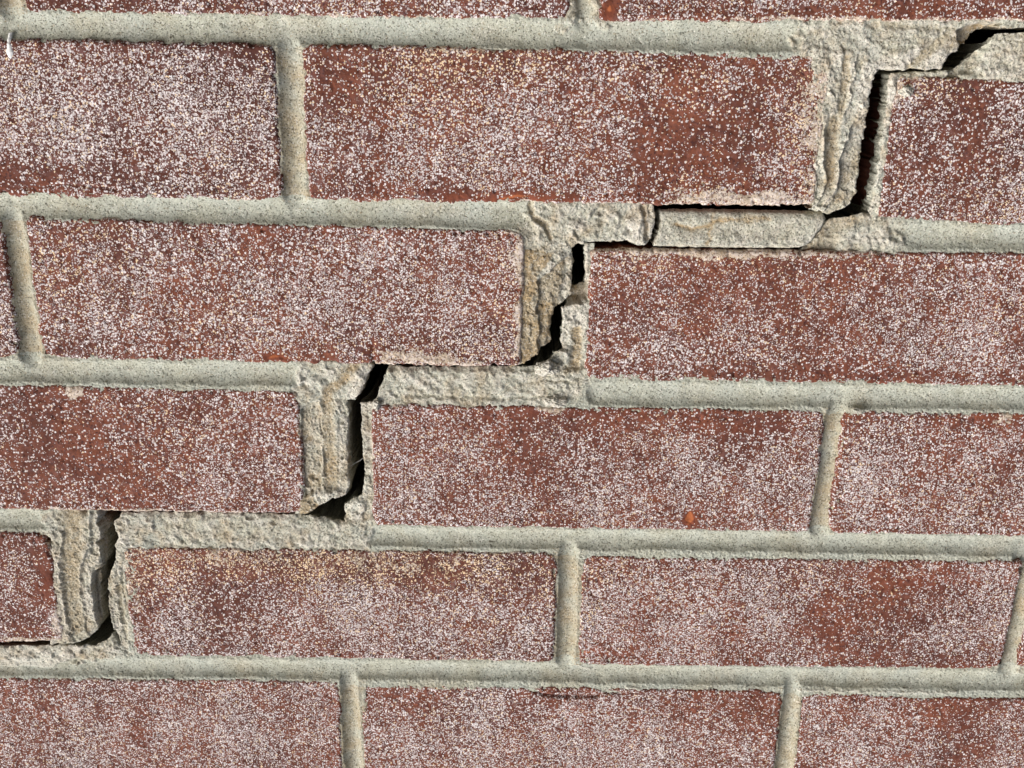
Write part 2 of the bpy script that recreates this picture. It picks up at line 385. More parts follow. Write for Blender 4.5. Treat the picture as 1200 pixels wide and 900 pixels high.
# ---------------------------------------------------------------- bricks
BR = []   # (section, x left px @ mid, x right px @ mid, mid y, (top y, x),(top y, x),(bottom y, x),(bottom y, x)) with None for edges outside the picture
BW, BH = 193.0, 57.6
def brick(sec, h, xl, xr, ymid, top, bot, seed, groove=None, name="brick", cell=0.56):
    """xl/xr: px, or None; top/bot: ((x,y),(x,y)) or None"""
    X0 = inv(xl, ymid, h)[0] if xl is not None else None
    X1 = inv(xr, ymid, h)[0] if xr is not None else None
    if X0 is None: X0 = X1-BW
    if X1 is None: X1 = X0+BW
    def line(pp):
        a, b = inv(*pp[0], h), inv(*pp[1], h)
        s = (b[1]-a[1])/(b[0]-a[0]); return lambda X: a[1]+s*(X-a[0])
    if top: t = line(top)
    if bot: bt = line(bot)
    if not top: t = lambda X: bt(X)-BH
    if not bot: bt = lambda X: t(X)+BH
    quad(sec, h, np.array([(X0, t(X0)), (X1, t(X1)), (X1, bt(X1)), (X0, bt(X0))]), seed, groove, name, cell)
def quad(sec, h, C, seed, groove=None, name="brick", cell=0.56):
    r = 2.0
    c = C.mean(0); Q = C.copy()
    Q[0] += (r, r); Q[1] += (-r, r); Q[2] += (-r, -r); Q[3] += (r, -r)
    chips = [(C[k][0]+rng.uniform(-1, 1), C[k][1]+rng.uniform(-1, 1), rng.uniform(2, 5), rng.uniform(0, 1.6)) for k in range(4)]
    for _ in range(5):
        k = rng.choice((0, 2)); t = rng.random(); a_, b_ = C[k], C[(k+1) % 4]
        chips.append((a_[0]+(b_[0]-a_[0])*t, a_[1]+(b_[1]-a_[1])*t, rng.uniform(1.5, 5), rng.uniform(.3, 1.1)))
    def Ff(x, y):
        s = sdpoly(x, y, Q)+r
        for cx_, cy_, cr_, ca_ in chips: s = s-ca_*np.exp(-((x-cx_)**2+(y-cy_)**2)/cr_**2)
        return s+fbm(x, y, 9, 3, seed)*0.6+fbm(x, y, 1.6, 3, seed+3)*0.40-np.clip(fbm(x, y, 4.5, 2, seed+4)-0.45, 0, 1)*2.2
    db, bb, sb, tb = blobs(DENS, h), blobs(BARE, h), blobs(STAIN, h), blobs(TINT, h)
    sx, sy = rng.uniform(-.4, .4), rng.uniform(-.35, .35)
    grooves = [(P(g, h), w, a) for g, w, a in (groove or [])]
    def hf(x, y, F):
        re = 1.5
        t = 1-np.clip(F/re, 0, 1)
        z = -re*0.75*(1-np.sqrt(np.maximum(0, 1-t*t)))
        z = z+fbm(x, y, 22, 2, seed+7)*0.30+fbm(x, y, 3.2, 3, seed+9)*0.16
        pit = np.clip(fbm(x, y, 2.4, 2, seed+11)-0.45, 0, 1); z = z-pit*0.9*(1+2*np.exp(-F/3))
        z = z+sx*(x-c[0])/97+sy*(y-c[1])/29
        z = z+eval_blobs(sb, x, y)*0.35
        z = z-eval_blobs(bb, x, y)*0.25
        for g, w, a in grooves:
            d, tt, _ = dline(x, y, g); d = d+fbm(x, y, 2.0, 2, 5)*0.35
            z = z-a*np.exp(-(d/w)**2)*np.clip(np.minimum(tt, 1-tt)*6, 0.2, 1)
        return z+h
    dbase = 0.51+rng.uniform(-.04, .04)
    tone = {104: .7, 101: .5, 102: .3, 111: .5, 113: .2, 115: .45, 105: .15, 112: .05, 114: .15, 116: .25, 109: .35, 108: .1, 106: .8, 119: .05, 120: .1}.get(seed, .15)
    attrs = {
      "tone": lambda x, y, F, z: tone+fbm(x, y, 45, 3, seed+27)*0.55,
      "dens": lambda x, y, F, z: np.where(z > h-2.5, np.maximum(0.26*(eval_blobs(bb, x, y) < .35), dbase+fbm(x*1.5, y*0.8, 34, 4, seed+21, 0.65)*0.20+fbm(x, y, 6, 2, seed+22)*0.12+eval_blobs(db, x, y, True)*0.85-0.10*np.exp(-F/1.2)), 0.05),
      "stain": lambda x, y, F, z: np.where(z > h-2.5, eval_blobs(sb, x, y)+0.42*np.exp(-F/1.3)*(1+fbm(x, y, 10, 2, seed+26)*1.2)+fbm(x, y, 12, 3, seed+23)*0.08, 0.15),
      "bare": lambda x, y, F, z: np.where(z > h-2.5, eval_blobs(bb, x, y), 0.0),
      "tint": lambda x, y, F, z: eval_blobs(tb, x, y)*0.9+fbm(x, y, 40, 2, seed+25)*0.3}
    x0, y0 = C.min(0)-1.5; x1, y1 = C.max(0)+1.5
    slab(name, BRICK, sec, Ff, (x0, x1, y0, y1), hf, attrs, cell, 88, 0.5, seed=seed, taper=0.02)

# upper-left section
brick(UL, HU, 27, 668, 10, None, ((27,15),(668,24)), 101)
brick(UL, HU, 701, None, 10, None, ((700,25),(1190,25)), 102)
brick(UL, HU, None, -6, 10, None, ((27,15),(668,24)), 103, cell=1.2)
brick(UL, HU, None, 327, 145, ((10,45),(320,51)), ((0,230),(325,235)), 104, [([(88,217),(120,220),(142,223)], .45, .9),([(20,222),(60,217),(90,216)], .4, .5)])
brick(UL, HU, 357, 966, 145, ((357,51),(960,62)), ((360,235),(955,242)), 105, [([(955,70),(975,66),(982,58)], .4, .6)])
brick(UL, HU, None, 13, 340, ((30,254),(600,269)), ((50,421),(610,430)), 106)
brick(UL, HU, 38, 614, 338, ((30,254),(600,269)), ((50,421),(610,430)), 107, [([(438,400),(437,415),(440,428)], .9, .9)])
brick(UL, HU, None, 354, 530, ((0,450),(350,457)), ((0,598),(350,603)), 108)
brick(UL, HU, None, 66, 690, ((0,622),(64,625)), ((0,754),(65,753)), 109)
# lower-right section
brick(LR, 0, 1040, None, 165, ((1050,88),(1190,93)), ((1025,258),(1200,266)), 111)
brick(LR, 0, 688, None, 370, ((690,291),(1190,296)), ((690,446),(1190,454)), 112)
brick(LR, 0, 436, 960, 550, ((450,473),(960,480)), ((430,617),(950,624)), 113)
brick(LR, 0, 979, None, 555, ((985,481),(1200,483)), ((975,625),(1200,629)), 114)
brick(LR, 0, 149, 652, 705, ((155,641),(650,647)), ((150,769),(650,776)), 115, [([(650,664),(649,672),(650,680)], .5, 1.2)])
brick(LR, 0, 679, 1187, 720, ((680,651),(1200,657)), ((680,780),(1180,785)), 116)
brick(LR, 0, 1206, None, 720, ((680,651),(1200,657)), ((680,780),(1180,785)), 117, cell=1.0)
brick(LR, 0, None, 400, 850, ((0,794),(400,798)), None, 118)
brick(LR, 0, 423, 914, 850, ((425,802),(915,809)), None, 119, [([(617,803),(625,810),(637,815),(665,817),(700,817),(708,811),(722,812),(735,813)], .55, 1.6)])
brick(LR, 0, 936, None, 850, ((936,812),(1200,818)), None, 120, [([(1060,817),(1075,818),(1100,817)], .5, .8)])

def px(X, Y, h=0.0):
    q = M @ np.array([X, Y, DIST-h]); return (600+F_PX*q[0]/q[2], 450+F_PX*q[1]/q[2])
# one more course each way, just outside the picture
YT = inv(600, 24, HU)[1]-BH-10.2; YB = inv(600, 805, 0)[1]+BH+10.2
for i in range(3):
    x = -240+i*203.2
    quad(UL, HU, np.array([(x, YT-BH), (x+BW, YT-BH), (x+BW, YT), (x, YT)]), 130+i, cell=1.3)
    x = -290+i*203.2
    quad(LR, 0, np.array([(x, YB), (x+BW, YB), (x+BW, YB+BH), (x, YB+BH)]), 140+i, cell=1.3)
# ---------------------------------------------------------------- mortar relief
# grooves: (polyline px, half width mm, depth mm)
def G(h, pts, hw=5.0, d=2.5): return (P(pts, h), hw, d)
GR = {
 'UL': [G(HU, [(-250,22),(0,31),(350,37),(700,41),(940,44)], 5.1, 2.6), G(HU, [(10,-60),(11,31)], 4.6, 2.6), G(HU, [(684,-60),(683,40)], 4.9, 2.6),
        G(HU, [(337,38),(340,60),(345,243)], 4.6, 2.2),
        G(HU, [(-250,240),(0,242),(340,248),(620,252)], 5.0, 2.4), G(HU, [(11,244),(18,300),(34,410),(37,436)], 4.4, 2.6),
        G(HU, [(-250,434),(0,436),(350,440)], 4.8, 2.4), G(HU, [(-250,606),(0,609),(70,611)], 4.6, 2.2)],
 'LR': [G(0, [(1040,276),(1100,278),(1500,284)], 5.0, 2.3), G(0, [(700,462),(800,463),(970,466),(1500,470)], 4.9, 2.5),
        G(0, [(985,466),(977,500),(965,600),(961,634)], 4.4, 2.2),
        G(0, [(425,629),(660,633),(960,637),(1500,646)], 4.7, 2.6), G(0, [(667,634),(665,700),(663,786)], 4.4, 2.3),
        G(0, [(1202,640),(1196,690),(1188,770),(1180,796)], 4.6, 2.3),
        G(0, [(-250,780),(0,781),(150,783),(660,789),(900,794),(1500,806)], 4.9, 2.6),
        G(0, [(408,786),(411,840),(416,920),(419,1000)], 4.3, 2.3), G(0, [(930,795),(925,850),(917,920),(914,1000)], 4.3, 2.3)],
}
# rough (untooled or broken) areas: polygon px, softness mm
RO = {
 'UL': [P([(940,20),(1170,20),(1170,100),(1040,100),(1040,270),(930,270),(930,120)], HU), P([(622,225),(790,225),(790,300),(690,300),(690,445),(590,445),(600,300),(620,262)], HU),
        P([(350,420),(460,420),(460,475),(430,480),(430,620),(345,620),(345,470)], HU), P([(65,590),(150,590),(150,770),(50,770),(50,620)], HU),
        P([(655,-20),(668,-20),(674,12),(664,24),(655,24)], HU), P([(696,-20),(712,-20),(712,25),(700,25)], HU)],
 'LR': [P([(1015,60),(1300,60),(1300,96),(1060,96),(1045,262),(1060,300),(930,300),(930,250),(1005,240)], 0), P([(640,280),(692,280),(692,440),(690,450),(650,482),(430,480),(445,420),(640,420)], 0),
        P([(400,460),(450,470),(438,610),(430,645),(120,645),(120,595),(400,595)], 0), P([(110,590),(155,640),(152,765),(100,775),(-100,768),(-100,745),(100,745)], 0)],
}
# features: ('ridge', polyline px, width mm, height mm) ('step', polygon px, soft mm, dh mm, ochre, pale)
FT = {
 'UL': [
   # head stub beside the second course
   ('step', [(955,55),(1003,62),(992,110),(985,140),(965,150),(962,210),(948,246),(900,246),(940,60)], .5, .5, .10, .25),
   ('ridge', [(1005,60),(1000,90),(994,125),(985,145)], .5, .8), ('ridge', [(966,150),(964,190),(968,215),(962,232),(950,244)], .55, 1.2),
   ('chan', [(993,68),(990,105),(984,138)], 1.3, .9, .65), ('chan', [(978,142),(976,180),(972,215)], 2.0, 1.2, .7),
   ('ridge', [(1003,140),(997,160),(988,172),(984,205),(980,222),(965,242)], .45, .9),
   ('step', [(1001,142),(1035,120),(1035,262),(960,262),(975,238),(984,220),(986,180),(995,165)], .35, -2.0, .12, .1),
   ('step', [(1012,76),(1060,60),(1140,30),(1140,90),(1036,90),(1015,160),(1003,150),(1005,110)], .9, .25, .0, .75),
   ('chan', [(1070,76),(1085,62),(1110,42)], 1.4, .5, .5), ('chan', [(1040,30),(1080,32),(1120,34)], .8, .3, .3),
   ('step', [(1124,36),(1140,28),(1175,28),(1150,52),(1128,52)], .5, -5.0, .55, 0),
   ('step', [(1090,84),(1118,66),(1130,50),(1140,60),(1120,90)], 1.2, -1.2, .0, .1),
   # right end of the second bed, and the stub beside the third course
   ('chan', [(754,243),(757,262),(759,280)], .8, .9, .75), ('ridge', [(749,245),(750,265),(748,280)], .7, .4), ('step', [(738,236),(775,236),(775,295),(732,295)], .8, .35, 0, .9),
   ('step', [(760,236),(775,236),(775,295),(757,295)], .6, -1.0, 0, .5),
   ('ridge', [(690,252),(694,247),(700,253)], .9, .9), ('ridge', [(668,270),(675,263),(682,266),(688,272)], 1.3, 1.1), ('ridge', [(712,256),(722,252),(727,258),(724,265)], .9, .8),
   ('chan', [(623,238),(624,256),(640,262),(645,280)], .9, 1.1, .55), ('ridge', [(627,262),(632,268),(632,280)], 1.1, .9), ('chan', [(672,268),(678,280),(690,270)], .5, .8, .3),
   ('hole', 737.5, 271, 1.0, 1.3), ('hole', 727, 275, .4, .6), ('hole', 697, 250, .8, .9), ('hole', 639, 243, .8, .8), ('hole', 741, 237, .9, .8),
   ('step', [(600,290),(650,296),(630,325),(632,345),(629,362),(633,382),(630,400),(634,415),(640,440),(590,440)], .3, .1, .75, .0),
   ('step', [(629,330),(680,290),(680,440),(634,440),(630,400),(633,382),(629,362),(632,345)], .35, -1.5, .55, .0),
   ('step', [(661,296),(680,290),(680,350),(655,358),(660,330)], 1.2, -1.2, -.6, .3),  # lit right rim of the stub painted paler and less ochre
   ('step', [(640,398),(650,350),(665,345),(640,420)], .8, -.5, .1, .0),
   ('hole', 629, 340, .6, .8), ('hole', 629, 365, .6, .8), ('hole', 630, 322, .4, .6), ('hole', 648, 310, .7, .5),
   # end of the third bed, and the stub beside the fourth course
   ('chan', [(416,429),(408,436),(400,448),(384,458),(381,475)], 1.5, .6, .8), ('chan', [(382,475),(384,510),(387,545),(388,570)], 2.3, .8, .6),
   ('step', [(352,480),(374,470),(378,520),(376,570),(358,585),(352,560)], .4, -1.2, .25, .0), ('ridge', [(374,470),(374,500),(379,540),(381,560)], .5, .6),
   ('ridge', [(420,436),(426,446),(418,462)], 1.8, 1.0), ('step', [(405,466),(412,440),(424,430),(440,428),(428,470)], .6, .3, 0, .8),
   ('step', [(398,470),(412,466),(412,585),(396,590),(394,540)], .6, -.4, .1, .4), ('ridge', [(362,562),(368,566),(376,558)], 1.0, .8), ('ridge', [(372,580),(384,580),(392,578)], 1.4, .8),
   ('step', [(350,585),(366,580),(376,600),(350,610)], .5, .3, .7, 0), ('hole', 365, 577, 1.0, 1.6), ('hole', 356, 451, 1.2, 1.3), ('hole', 358, 444, .9, 1.0), ('hole', 370, 593, .6, .8),
   ('ridge', [(352,432),(350,440),(352,448)], .8, .8),
   ('step', [(408,473),(422,473),(422,590),(402,590),(410,572),(409,553),(408,520)], .3, -4.0, .5, 0), ('step', [(424,459),(436,445),(436,470),(418,476)], .3, -3.0, .5, 0),
   # end of the fourth bed, and the stub beside the fifth course
   ('step', [(60,625),(73,620),(72,660),(74,700),(80,740),(90,760),(55,760),(64,700)], .4, .4, .15, .4),
   ('chan', [(84,600),(82,630),(82,660),(83,700),(90,735)], 3.6, .8, .6), ('ridge', [(104,604),(104,630),(98,650),(93,668),(93,700)], .5, .5),
   ('step', [(106,600),(124,596),(120,670),(108,676),(110,712),(116,740),(104,750),(98,735),(98,712),(92,690),(96,660),(106,640)], .5, -.8, .12, .25),
   ('step', [(114,600),(113,616),(117,624),(120,632),(113,637),(116,649),(117,667),(107,675),(107,693),(109,713),(112,733),(118,738),(140,740),(140,598)], .3, -4.5, .55, 0),
   ('hole', 96, 599, 1.6, 6), ('hole', 71, 624, 1.0, .8), ('hole', 67, 638, .9, .8), ('hole', 67, 654, .8, .8), ('hole', 90, 648, .6, .6),
   ('ridge', [(72,626),(68,660),(72,700),(78,735)], .5, .5),
 ],
 'LR': [
   ('step', [(1110,95),(1120,62),(1150,40),(1160,52),(1138,84)], 1.6, -2.4, 0, -.2), ('step', [(1190,30),(1160,30),(1160,96),(1300,96),(1300,30)], 3., .3, .15, .3),
   ('ridge', [(1047,95),(1050,108),(1062,106)], 1.1, .7), ('step', [(1030,85),(1052,85),(1046,145),(1030,150)], 1.0, .3, 0, .8),
   ('step', [(1010,150),(1030,150),(1024,262),(1005,262)], 1.2, -.8, 0, .2),
   ('step', [(930,300),(950,282),(975,255),(1005,252),(990,275),(975,300)], 1.5, -1.6, .35, .1), ('chan', [(985,262),(975,275),(965,286)], 1.5, .5, .4),
   ('step', [(648,345),(690,340),(690,386),(655,384)], .9, .5, -.2, .6), ('step', [(650,384),(668,388),(672,410),(650,410)], 1.0, -.6, 0, .5),
   ('chan', [(675,388),(676,410),(674,432)], 1.6, 1.0, .8), ('ridge', [(655,412),(664,414),(664,424)], 1.2, 1.0),
   ('step', [(690,286),(683,286),(683,335),(690,335)], .6, .3, 0, .7), ('step', [(665,330),(690,330),(688,350),(664,356)], 1.5, -6, .5, 0),
   ('step', [(430,424),(700,424),(700,433),(640,436),(560,435),(430,434)], .8, -.9, 0, 0), ('chan', [(610,450),(640,446),(680,450)], .5, .5, .15), ('chan', [(480,464),(560,467),(630,466)], .8, .6, .1),
   ('ridge', [(470,445),(480,442),(500,455)], 1.2, .5), ('chan', [(503,436),(512,444)], .6, .5, 0),
   ('step', [(418,468),(450,468),(436,560),(420,560)], .9, -.5, 0, .4), ('ridge', [(441,470),(444,476)], .9, .9), ('ridge', [(410,592),(420,588),(424,596)], 1.6, .8), ('ridge', [(412,604),(424,606)], 1.4, .6),
   ('step', [(395,598),(405,605),(400,616),(384,608)], .8, -1.2, .3, 0), ('step', [(130,592),(440,592),(430,612),(300,607),(140,605)], .8, -.5, 0, .2),
   ('step', [(125,600),(148,600),(150,640),(150,690),(138,676),(128,650)], .8, .3, 0, .4),
   ('chan', [(141,672),(143,690),(145,700)], .5, 1.0, .1), ('step', [(122,676),(136,668),(143,700),(150,770),(138,752),(124,700)], .5, -.5, .1, .3), ('chan', [(139,690),(142,720),(148,750)], .9, .7, .3),
   ('chan', [(133,741),(136,748),(140,755)], .35, 1.8, .0), ('step', [(100,757),(135,738),(142,756),(120,770)], .9, .2, .15, 0),
   ('chan', [(76,781),(88,776),(94,768)], .35, .6, 0), ('step', [(-200,752),(100,752),(94,768),(60,784),(-200,780)], .6, .9, 0, .55),
   ('hole', 149, 632, 1.0, .9), ('hole', 156, 628, .7, .8), ('hole', 320, 613, .7, .8), ('hole', 350, 614, .7, .8), ('hole', 300, 617, .5, .6), ('hole', 257, 616, .5, .5), ('hole', 1075, 463, .5, .6), ('hole', 1092, 464, .5, .6), ('hole', 1084, 468, .4, .5),
   ('ridge', [(1000,480),(1006,482),(1012,480)], .8, .7), ('ridge', [(936,809),(980,810),(1060,812),(1120,812)], .6, .5), ('ridge', [(735,806),(750,808)], .8, .6), ('ridge', [(680,782),(692,787)], .6, .6),
 ],
}
GR['UL'].append((np.array([(-300, YT+5.1), (400, YT+5.1)]), 5.0, 2.4)); GR['LR'].append((np.array([(-300, YB-5.1), (400, YB-5.1)]), 5.0, 2.4))
def prep(key, h):
    out = []
    for f in FT[key]:
        if f[0] in ('ridge', 'chan'): out.append((f[0], P(f[1], h))+tuple(f[2:]))
        elif f[0] == 'step': out.append(('step', P(f[1], h))+tuple(f[2:]))
        else: out.append(('hole', inv(f[1], f[2], h))+tuple(f[3:]))
    return out
FTM = {'UL': prep('UL', HU), 'LR': prep('LR', 0)}
def relief(key, base):
    GR_, RO_, FT_ = GR[key], RO[key], FTM[key]
    def calc(x, y):
        w = fbm(x, y, 4, 3, 61)
        rough = np.zeros(x.shape)
        for pl in RO_: rough = np.maximum(rough, sstep(-3.0, 2.0, sdpoly(x, y, pl)+w*4.0))
        g = np.zeros(x.shape)
        wob = fbm(x, y, 18, 3, 71)*0.8
        bedd = np.full(x.shape, 1e9); heads = []
        for pl, hw, d in GR_:
            dist, _, _ = dline(x, y, pl)
            t = np.clip((dist+wob)/hw, 0, 1)
            ex = abs(pl[-1][0]-pl[0][0]); ey = abs(pl[-1][1]-pl[0][1])
            if ex > ey: g = g+(0.72*d*(1-t**2.4))**3; bedd = np.minimum(bedd, dist)
            else: heads.append((d, t))
        for d, t in heads: g = g+(d*(1-t**2.2)*sstep(-4.0, 4.5, bedd))**3
        g = -np.cbrt(g)
        z = -0.45+g*(1-rough)-0.35*rough
        c1, _ = chunks(x+fbm(x, y, 2, 2, 301)*.5, y+fbm(x, y, 2, 2, 302)*.5, 3.4, 310); c2, _ = chunks(x, y, 1.25, 320)
        z = z+rough*(c1*0.55+c2*0.28)+(1-rough)*(fbm(x, y, 0.85, 2, 330)*0.07-np.clip(fbm(x, y, 1.5, 2, 331)-0.5, 0, 1)*0.8)
        patch = sstep(-0.35, 0.5, fbm(x, y, 7, 2, 89))
        z = z+fbm(x, y, 5, 2, 81)*(0.14+0.22*rough)+fbm(x, y, 1.1, 3, 83)*(0.06+0.12*rough*patch)
        crum = np.clip(fbm(x, y, 1.7, 2, 85)-0.22, 0, 1); z = z+rough*crum*1.0*patch
        edge = np.clip(1+g/0.8, 0, 1)*(1-rough)                      # crumbly lips along a tooled joint
        z = z+edge*(fbm(x, y, 1.0, 3, 87)*0.35)
        och = np.zeros(x.shape); pale = rough*(0.25+0.55*fbm(x, y, 7, 3, 93)+0.35*c1); och = och+rough*np.clip(fbm(x, y, 9, 3, 94)+0.1, 0, 1)*0.6
        w2x = x+fbm(x, y, 5, 3, 91)*0.8; w2y = y+fbm(x, y, 5, 3, 92)*0.8
        for f in FT_:
            if f[0] == 'ridge':
                d, tt, _ = dline(w2x, w2y, f[1]); z = z+f[3]*np.exp(-(d/f[2])**2); pale = pale+0.5*np.exp(-(d/f[2])**2)
            elif f[0] == 'chan':
                d, tt, _ = dline(w2x, w2y, f[1]); e = np.exp(-(d/(f[2]*1.15))**4); z = z-f[3]*e+e*rough*c1*-0.45; och = np.maximum(och, f[4]*np.exp(-(d/(f[2]*1.25))**4)); pale = pale*(1-e)
            elif f[0] == 'step':
                s = sstep(-f[2], f[2], sdpoly(w2x, w2y, f[1])); z = z+f[3]*s; och = och+f[4]*s; pale = pale+f[5]*s
            else:
                d = np.hypot(w2x-f[1][0], w2y-f[1][1]); z = z-f[3]*np.exp(-(d/(f[2]))**2*1.2)
        return z+base, rough, np.clip(och, 0, 1), np.clip(pale, 0, 1)
    return calc
REL = {'UL': relief('UL', HU), 'LR': relief('LR', 0.0)}
MN = 0
def mortar(name, key, sec, pts, cell=0.45, jag=0.35, dz=0.0, depth=80, taper=None, h=None, label=None, side_noise=0.9, extra=None, under=None):
    global MN; MN += 1; sd = 500+MN*13
    hh = HU if key == 'UL' else 0
    if under is None: under = (0, 0, 0) if key == 'UL' else (5, 0.25, 0.5)
    if taper is None: taper = 0.04 if key == 'UL' else 0.0
    poly = P(pts, hh); rel = REL[key]; cache = {}
    def Ff(x, y):
        return sdpoly(x, y, poly)+fbm(x, y, 3.2, 3, sd)*jag+fbm(x, y, 1.0, 2, sd+2)*0.14+(chunks(x, y, 1.9, sd+40)[1]-.5)*0.55
    def hf(x, y, F):
        z, r, o, p = rel(x, y); o = np.clip(o+(0.5+0.35*fbm(x, y, 9, 2, 7) if name == 'head_joint' else 0.04+0.25*np.clip(fbm(x, y, 22, 3, 9), 0, 1)), 0, 1); cache['n'] = len(x); cache['v'] = (r, o, p)
        z = z-0.45*np.clip(1-F/0.7, 0, 1)**2*r
        if extra is not None: z = z+extra(x, y)
        return z+dz
    def at(i, side):
        def fn(x, y, F, z):
            v = cache['v'][i]; out = np.full(len(x), side, float); out[:len(v)] = v; return out
        return fn
    x0, y0 = poly.min(0)-1; x1, y1 = poly.max(0)+1
    o = slab(name, MORTAR, sec, Ff, (x0, x1, y0, y1), hf, {"rough": at(0, 1.0), "ochre": at(1, 0.5 if key == 'UL' else 0.05), "pale": at(2, 0.0)}, cell, depth, side_noise, seed=sd, taper=taper, undercut=under)
    if label: o['label'] = label
    return o
# beds and heads of the upper-left section (polygons run under the brick edges)
mortar("bed_joint", 'UL', UL, [(-250,4),(27,9),(350,16),(668,18),(940,20),(1200,20),(1500,20),(1500,33),(1200,33),(1165,31),(1146,37),(1138,50),(1128,52),(1125,57),(1112,67),(1109,73),(1108,80),(1040,82),(1031,83),(1022,88),(1000,88),(955,70),(700,62),(357,56),(320,56),(10,51),(-250,48)])
mortar("broken_mortar", 'UL', UL, [(950,60),(1010,62),(1031,82),(1025,89),(1022,104),(1019,120),(1018,133),(1017,151),(1013,167),(1009,200),(1005,227),(1000,238),(987,248),(973,252),(963,248),(943,246),(952,243),(957,150)], 0.32, 0.25, 0.02)
mortar("head_joint", 'UL', UL, [(662,-140),(708,-140),(704,26),(662,26)], 0.45)
mortar("head_joint", 'UL', UL, [(-12,-140),(31,-140),(31,17),(-12,17)], 0.45)
mortar("head_joint", 'UL', UL, [(317,49),(360,49),(364,238),(325,238)], 0.40, dz=-0.03)
mortar("bed_joint", 'UL', UL, [(-250,222),(0,225),(325,230),(600,231),(766,234),(768,250),(767,262),(764,280),(757,287),(750,289),(742,286),(736,283),(720,283),(690,284),(676,287),(668,293),(612,296),(606,272),(350,268),(30,260),(-250,254)])
mortar("broken_mortar", 'UL', UL, [(606,268),(662,272),(670,291),(671,320),(670,347),(664,352),(660,356),(655,359),(651,361),(649,368),(646,373),(645,381),(642,384),(644,393),(646,400),(645,403),(633,408),(630,415),(624,420),(613,427),(605,430),(598,431),(602,420),(608,400)], 0.32, 0.12, 0.02)
mortar("head_joint", 'UL', UL, [(0,252),(29,252),(54,424),(11,424)], 0.40, dz=-0.03)
mortar("bed_joint", 'UL', UL, [(-250,412),(50,415),(350,421),(437,427),(436,433),(431,441),(427,451),(424,459),(416,469),(407,470),(404,478),(350,480),(345,461),(0,456),(-250,454)])
mortar("broken_mortar", 'UL', UL, [(345,456),(404,460),(408,475),(408,520),(409,555),(409,573),(407,580),(393,586),(389,585),(384,589),(373,594),(365,600),(357,603),(345,603),(348,590)], 0.32, 0.2, 0.02)
mortar("bed_joint", 'UL', UL, [(-250,590),(70,593),(117,598),(116,612),(123,620),(117,632),(60,633),(55,630),(0,628),(-250,626)])
mortar("broken_mortar", 'UL', UL, [(58,618),(119,618),(123,622),(118,631),(121,641),(119,660),(113,676),(112,700),(115,731),(113,738),(113,741),(105,748),(96,753),(80,755),(58,756),(60,700)], 0.32, 0.2, 0.02)
mortar("bed_joint", 'UL', UL, [px(x, y, HU) for x, y in ((-250, YT-1.5), (370, YT-1.5), (370, YT+12), (-250, YT+12))], 1.0)
# beds and heads of the lower-right section
mortar("bed_joint", 'LR', LR, [px(x, y) for x, y in ((-290, YB-12), (320, YB-12), (320, YB+1.5), (-290, YB+1.5))], 1.0)
for i in (1, 2):
    mortar("head_joint", 'UL', UL, [px(x, y, HU) for x, y in ((-252+i*203.2, YT-BH), (-238+i*203.2, YT-BH), (-238+i*203.2, YT), (-252+i*203.2, YT))], 1.0)
    mortar("head_joint", 'LR', LR, [px(x, y) for x, y in ((-302+i*203.2, YB), (-288+i*203.2, YB), (-288+i*203.2, YB+BH), (-302+i*203.2, YB+BH))], 1.0)
mortar("bed_joint", 'LR', LR, [(1500,40),(1200,38),(1165,40),(1160,50),(1150,58),(1135,70),(1118,84),(1118,92),(1180,97),(1500,102)], 0.4)
mortar("broken_mortar", 'LR', LR, [(1041,86),(1130,82),(1130,94),(1052,98),(1046,150),(1040,200),(1030,262),(1018,262),(1020,250),(1023,233),(1027,213),(1032,187),(1035,160),(1038,140),(1041,120),(1042,97)], 0.32, 0.2, -0.02, under=(8.0, 0.40, 0))
mortar("bed_joint", 'LR', LR, [(972,258),(985,256),(997,255),(1013,250),(1025,252),(1200,258),(1500,264),(1500,303),(1190,301),(940,299),(936,294),(950,288),(958,279),(966,267)])
mortar("broken_mortar", 'LR', LR, [(686,286),(696,286),(697,450),(640,452),(627,432),(631,429),(643,423),(647,419),(652,412),(659,409),(658,395),(659,380),(659,361),(664,356),(670,340),(686,335)], 0.32, 0.15, 0.02)
mortar("bed_joint", 'LR', LR, [(456,431),(560,431),(600,431),(627,431),(660,436),(690,438),(960,445),(1500,450),(1500,492),(985,487),(960,487),(700,484),(441,480),(435,473),(441,467),(444,455),(452,439)])
mortar("broken_mortar", 'LR', LR, [(422,473),(448,470),(455,475),(441,622),(430,625),(403,613),(404,606),(403,593),(411,587),(419,583),(425,579),(427,560),(426,540),(424,520),(423,493)], 0.32, 0.2, 0.02)
mortar("head_joint", 'LR', LR, [(964,478),(992,478),(980,628),(947,628)], 0.40, dz=-0.03)
mortar("bed_joint", 'LR', LR, [(141,602),(250,602),(350,605),(380,608),(392,611),(403,612),(430,612),(950,619),(1500,626),(1500,666),(1200,661),(680,656),(650,652),(136,647),(134,640),(139,631),(134,620),(133,611),(139,607)])
mortar("broken_mortar", 'LR', LR, [(134,640),(160,636),(162,772),(140,770),(139,753),(133,739),(129,727),(127,713),(125,691),(127,675),(134,660),(135,648)], 0.32, 0.2, 0.02)
mortar("head_joint", 'LR', LR, [(647,642),(684,644),(684,784),(646,780)], 0.40, dz=-0.03)
mortar("head_joint", 'LR', LR, [(1190,650),(1214,652),(1200,790),(1174,788)], 0.40, dz=-0.03)
mortar("bed_joint", 'LR', LR, [(-250,752),(0,757),(87,756),(111,757),(127,749),(132,743),(140,756),(150,764),(650,771),(1180,780),(1500,785),(1500,828),(1200,823),(936,817),(420,806),(0,799),(-250,794)])
mortar("head_joint", 'LR', LR, [(395,796),(428,797),(436,960),(400,960)], 0.42, dz=-0.03)
